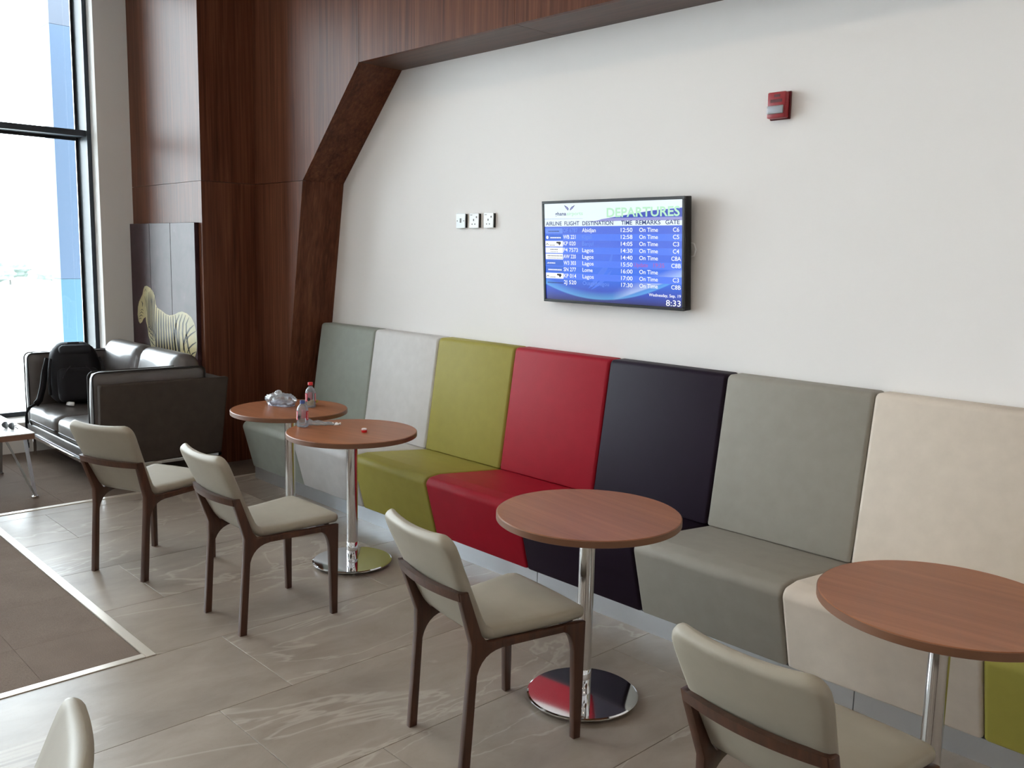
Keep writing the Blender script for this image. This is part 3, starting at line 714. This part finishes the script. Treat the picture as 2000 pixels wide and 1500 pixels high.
# ------------------------------------------------------------------ sofa
sf = thing('sofa', 'dark grey leather two-seat sofa on a chrome frame against the veneer wall', 'sofa', (-7.165, 2.60, 0))
def put(name, bm, mat, loc, rot=(0, 0, 0)): xf(bm, loc, rot); return from_bm(name, bm, mat, sf, True)
XL, XRt = -.835, .835; YF, YBk = -.46, .435
for x in (XL+.05, XRt-.05):
    for y in (YF+.05, YBk-.05): box('leg', x-.02, x+.02, y-.012, y+.012, 0, .19, 'chrome', sf, .003, 1)
for a, b, c, d in ((XL, XRt, YF, YF+.03), (XL, XRt, YBk-.03, YBk), (XL, XL+.03, YF, YBk), (XRt-.03, XRt, YF, YBk)): box('frame_rail', a, b, c, d, .165, .19, 'chrome', sf, .003, 1)
box('base', XL+.02, XRt-.02, YF+.01, YBk-.01, .19, .275, 'sofa_leather', sf, .015, 3)
for s, x0, x1 in ((0, XL+.15, -.002), (1, .002, XRt-.15)):
    c = put('seat_cushion', cushion(x1-x0, .72, .16, .055, .16, 12), 'sofa_leather', ((x0+x1)/2, YF+.35, .352))
    put('back_cushion', cushion(x1-x0+.05, .21, .52, .095, .0, 12, .05), 'sofa_leather', ((x0+x1)/2+(.03 if s else -.03), .205, .675), (math.radians(-14), 0, 0))
    pts = fillet([(x0+.012, YF-.008), (x1-.012, YF-.008), (x1-.012, YF+.68), (x0+.012, YF+.68)], .05, 4)
    tube_obj('piping', [(p.x, p.y, .318) for p in pts], .006, 'piping_black', c, 6, True)
for s in (-1, 1):
    xo = XRt if s > 0 else XL
    bm = bmesh.new(); poly = fillet([(YF+.015, .19), (YBk, .19), (YBk+.07, .757), (YF+.03, .765)], .015, 3)
    rprism(bm, poly, min(xo, xo-s*.055), max(xo, xo-s*.055), .012); autosmooth(from_bm('arm_panel', bm, 'sofa_nubuck', sf), 50)
    c = put('arm_cushion', cushion(.10, .80, .60, .04, 0, 12, .03), 'sofa_leather', (xo-s*.108, -.05, .545))
    pts = fillet([(YF+.005, .25), (.345, .25), (.345, .842), (YF+.005, .842)], .04, 4)
    for dx in (-.045, .045): tube_obj('piping', [(xo-s*.108+dx, p.x, p.y) for p in pts], .006, 'piping_black', c, 6, True)
bm = bmesh.new(); rprism(bm, fillet([(.35, .19), (YBk, .19), (YBk+.065, .75), (.40, .75)], .02, 3), XL+.056, XRt-.056, .01); autosmooth(from_bm('back_panel', bm, 'sofa_nubuck', sf), 50)

# ------------------------------------------------------------------ backpack on the sofa
bp = thing('backpack', 'black backpack leaning on the sofa arm, its strap hanging over the seat front', 'backpack', (-7.64, 2.44, .448), math.radians(-8))
def bput(name, bm, mat, loc, rot=(0, 0, 0)): xf(bm, loc, rot); return from_bm(name, bm, mat, bp, True)
bm = cushion(.22, .37, .48, .09, 0, 12, .08)
for v in bm.verts:
    k = max(0, (v.co.z+.05)/.31); v.co.y *= 1-.28*k*k; v.co.x *= 1-.18*k*k; v.co.x -= .10*(v.co.z+.26)/.52
bput('body', bm, 'nylon_black', (0, 0, .242))
bm = cushion(.09, .29, .27, .04, 0, 10, .05); bput('front_pocket', bm, 'nylon_black', (.095, 0, .16), (0, math.radians(-10), 0))
bm = cushion(.10, .24, .09, .04, 0, 8); bput('top_pocket', bm, 'nylon_grey', (-.02, 0, .42), (0, math.radians(-20), 0))
for s in (-1, 1):
    tube_obj('zip', [(.128, s*.12, .22), (.118, s*.09, .27), (.100, s*.055, .31)], .004, 'nylon_grey', bp, 6)
    tube_obj('side_strap', [(.0, s*.18, .36), (.05, s*.20, .28), (.06, s*.205, .18), (.02, s*.195, .08)], .011, 'nylon_grey', bp, 8)
tube_obj('carry_loop', [(-.06, -.05, .45), (-.065, -.04, .478), (-.065, .04, .478), (-.06, .05, .45)], .008, 'nylon_black', bp, 8)
def ribbon(name, pts, wd, th, mat, parent):
    bm = bmesh.new(); rings = []; P = [Vector(q) for q in pts]
    for i, q in enumerate(P):
        t = (P[min(len(P)-1, i+1)]-P[max(0, i-1)]).normalized(); s = t.cross(Vector((1, .3, .15))).normalized(); n_ = s.cross(t)
        rings.append([bm.verts.new(q+s*a*wd/2+n_*b*th/2) for a, b in ((-1, -1), (1, -1), (1, 1), (-1, 1))])
    for A, B in zip(rings, rings[1:]):
        for i in range(4): bm.faces.new((A[i], A[(i+1) % 4], B[(i+1) % 4], B[i]))
    bm.faces.new(rings[0][::-1]); bm.faces.new(rings[-1]); return from_bm(name, bm, mat, parent, True)
ribbon('shoulder_strap', [(-.06, -.19, .36), (-.01, -.225, .26), (.03, -.25, .14), (.06, -.28, .05), (.08, -.31, .022)], .045, .014, 'nylon_black', bp)
ribbon('loose_strap', [(.07, -.29, .03), (.10, -.33, .018), (.115, -.365, .002), (.12, -.385, -.04), (.122, -.388, -.12), (.122, -.388, -.20), (.122, -.388, -.27)], .018, .004, 'nylon_black', bp)
box('buckle', .112, .132, -.40, -.376, -.31, -.265, 'black_plastic', bp, .003, 1)
ribbon('care_label', [(.13, -.10, .022), (.15, -.075, .018), (.165, -.05, .016)], .03, .003, 'label_white', bp)

# ------------------------------------------------------------------ coffee table and sunglasses
ct = thing('coffee_table', 'low coffee table with a pale top and steel V legs beside the sofa', 'table', (-6.95, 1.40, 0))
box('table_top', -.45, .41, -.42, .41, .444, .450, 'white_plastic', ct, .001, 1)
box('apron_edge', -.448, .408, -.418, .408, .408, .444, 'oak_edge', ct)
for sx in (-1, 1):
    for sy in (-1, 1):
        x, y = (.40 if sx > 0 else -.44), sy*.395
        foot = Vector((x-.005*sx, y, .012))
        for q in (Vector((x-.012*sx, y-.155*sy, .408)), Vector((x-.135*sx, y-.012*sy, .408))):
            d = q-foot; bm = bmesh.new(); s = Vector((0, 0, 1)).cross(d).normalized()*.011; e = d.cross(s).normalized()*.006
            A = [bm.verts.new(foot+s*a+e*b) for a, b in ((-1, -1), (1, -1), (1, 1), (-1, 1))]; B = [bm.verts.new(q+s*a+e*b) for a, b in ((-1, -1), (1, -1), (1, 1), (-1, 1))]
            for i in range(4): bm.faces.new((A[i], A[(i+1) % 4], B[(i+1) % 4], B[i]))
            bm.faces.new(A[::-1]); bm.faces.new(B); from_bm('leg', bm, 'steel_grey', ct)
        box('foot', x-.02, x+.014, y-.02, y+.02, 0, .014, 'chrome', ct, .003, 1)
sg = thing('sunglasses', 'folded dark sunglasses lying on the pale coffee table', 'sunglasses', (-6.765, 1.715, .450), math.radians(20))
for s in (-1, 1):
    bm = bmesh.new(); bmesh.ops.create_uvsphere(bm, u_segments=20, v_segments=8, radius=1)
    for v in bm.verts: v.co = Vector((s*.034+v.co.x*.029, v.co.y*.006-.012*(v.co.x*s)**2, .024+v.co.z*.023))
    from_bm('lens', bm, 'black_plastic', sg, True)
    tube_obj('rim', [(s*.034+.030*math.cos(a*PI/8), -.012*(math.cos(a*PI/8)*s)**2, .024+.024*math.sin(a*PI/8)) for a in range(16)], .0025, 'grey_plastic', sg, 6, True)
    tube_obj('temple', [(s*.064, -.012, .032), (s*.062, .008, .030), (s*.02, .02+.006*s, .024), (-s*.045, .026+.006*s, .012), (-s*.060, .024+.006*s, .004)], .003, 'grey_plastic', sg, 6)
tube_obj('bridge', [(-.007, 0, .03), (0, .001, .033), (.007, 0, .03)], .0025, 'grey_plastic', sg, 6)

# ------------------------------------------------------------------ things on the far tables
TZ = .744
def bottle(label, x, y, capped, rz):
    t = thing('water_bottle', label, 'bottle', (x, y, TZ), rz, 'small water bottles')
    prof = [(r_, z_*.93) for r_, z_ in [(0, .003), (.026, .0), (.031, .004), (.032, .012), (.0305, .018), (.032, .024), (.0305, .034), (.032, .040), (.032, .098), (.031, .104), (.027, .118), (.018, .131), (.0125, .137), (.0125, .150), (.0135, .151), (.0135, .153), (.0115, .154), (.0115, .158)]]
    lathe_obj('body', prof, 'bottle_plastic', t, 28)
    def lab(name, a0, a1, z0, z1, mat, r=.0326):
        bm = bmesh.new(); k = 8; A = []; B = []
        for i in range(k+1):
            a = a0+(a1-a0)*i/k; A.append(bm.verts.new((r*math.cos(a), r*math.sin(a), z0))); B.append(bm.verts.new((r*math.cos(a), r*math.sin(a), z1)))
        for i in range(k): bm.faces.new((A[i], A[i+1], B[i+1], B[i]))
        return from_bm(name, bm, mat, t, True)
    for a in (-2.1, -.2, 1.9):
        lb = lab('label_panel', a, a+.75, .040, .089, 'label_red')
        for k in range(5): 
            z = .046+k*.0085; q = lab('label_letter', a+.2, a+.55, z, z+.0022, 'label_white', .0329); q.parent = lb
            q = lab('label_letter', a+.2+.08*(k % 2), a+.30+.08*(k % 2), z, z+.007, 'label_white', .0329); q.parent = lb
    for a in (-1.05, .95, 2.9):
        bm = bmesh.new(); A = [bm.verts.new((.0331*math.cos(a+.3*math.cos(i*PI/8)), .0331*math.sin(a+.3*math.cos(i*PI/8)), .054+.0105*math.sin(i*PI/8))) for i in range(16)]
        bm.faces.new(A); from_bm('round_seal', bm, 'label_black', t)
    if capped: lathe_obj('cap', [(0, .156), (.0145, .156), (.0155, .154), (.0155, .139), (.0135, .139)], 'cap_red', t, 24)
    else: lathe_obj('neck_ring', [(.0130, .129), (.0142, .130), (.0142, .146), (.0125, .147)], 'blue_pack', t, 20)
bottle('small water bottle with a red cap standing behind the plastic bag', -4.857, 2.915, True, 2.5)
bottle('small uncapped water bottle standing beside the crumpled clear wrapper', -4.333, 2.55, False, 2.2)
cp = thing('bottle_cap', 'red bottle cap lying on the table with the uncapped bottle', 'bottle cap', (-4.0, 2.727, TZ))
lathe_obj('cap_shell', [(.0, .0), (.0145, 0), (.0155, .002), (.0155, .013), (.0135, .013)], 'cap_red', cp, 24)
lathe_obj('cap_liner', [(.0138, .012), (.0138, .020), (.012, .021), (0, .021)], 'label_white', cp, 24)
def crumple(bm, amp, freq, seed, flat=0.0):
    for v in bm.verts:
        c = v.co; s = math.sin(freq*c.x+seed)*math.sin(freq*1.3*c.y+2*seed)+.6*math.sin(freq*2.1*c.z+seed*3+freq*c.x)
        v.co = c*(1+amp*s)
        if v.co.z < flat: v.co.z = flat
    return bm
bag = thing('plastic_bag', 'clear plastic bag of silvery packets lying beside the red-capped bottle', 'bag', (-5.02, 2.805, TZ), math.radians(20))
bag.scale = (.82, .82, .82)
bm = cushion(.19, .11, .075, .03, .1, 8); crumple(bm, .07, 50, 1.3); zmin = min(v.co.z for v in bm.verts); xf(bm, (0, 0, -zmin)); from_bm('packet', bm, 'silver_foil', bag, True)
bm = bmesh.new(); bmesh.ops.create_icosphere(bm, subdivisions=4, radius=1)
for v in bm.verts:
    c = v.co; s = 1+.09*math.sin(9*c.x+1)*math.sin(11*c.y)+.05*math.sin(23*c.z+7*c.x)
    v.co = Vector((c.x*.135*s*(1 if c.x > 0 else 1.05), c.y*.075*s, max(0.0008, .045+c.z*.052*s)))
    if c.x < -.55: v.co.z = max(.0008, v.co.z*(1.0-(-.55-c.x)*1.2)+.008)
from_bm('film', bm, 'film_plastic', bag, True)
bm = bmesh.new(); bmesh.ops.create_icosphere(bm, subdivisions=3, radius=1)
for v in bm.verts: c = v.co; v.co = Vector((-.03+c.x*.035+.012*c.z, c.y*.012, .092+c.z*.026))
from_bm('knot_flap', bm, 'film_plastic', bag, True)
sn = thing('snack_pack', 'tan snack packet tucked between the plastic bag and the red-capped bottle', 'packet', (-4.945, 2.955, TZ), .3)
bm = cushion(.10, .05, .06, .022, .1, 7); crumple(bm, .06, 60, .4); zmin = min(v.co.z for v in bm.verts); xf(bm, (0, 0, -zmin)); from_bm('wrapper_body', bm, 'tan_food', sn, True)
bm = bmesh.new(); add_box(bm, .048, .062, -.018, .018, .018, .034); from_bm('crimped_end', bm, 'tan_food', sn)
wr = thing('clear_wrapper', 'crumpled clear plastic wrapper lying beside the uncapped bottle', 'wrapper', (-4.318, 2.668, TZ), math.radians(52))
def sheet(name, L, Wd, hfun, mat, parent, nx=26, ny=10):
    bm = bmesh.new(); top = [[None]*(ny+1) for _ in range(nx+1)]
    for i in range(nx+1):
        for j in range(ny+1):
            u = i/nx; v = j/ny*2-1; wd = Wd*(.55+.45*math.sin(PI*min(1, u*1.15)))
            top[i][j] = bm.verts.new(((u-.5)*L, v*wd/2, max(.0006, hfun(u, v))))
    for i in range(nx):
        for j in range(ny): bm.faces.new((top[i][j], top[i+1][j], top[i+1][j+1], top[i][j+1]))
    o = from_bm(name, bm, mat, parent, True); md = o.modifiers.new('thick', 'SOLIDIFY'); md.thickness = .0006; md.offset = 1; return o
sheet('film', .19, .065, lambda u, v: (.026*(1-u)**1.1+.003)*(1-v*v)*(1+.25*math.sin(19*u+3*v))+.004*abs(math.sin(14*u+5*v)), 'film_plastic', wr)
sheet('folded_end', .05, .045, lambda u, v: .010*(1-v*v)*(1+.3*math.sin(15*u)), 'label_white', wr, 10, 6).location = (.075, 0, .0005)
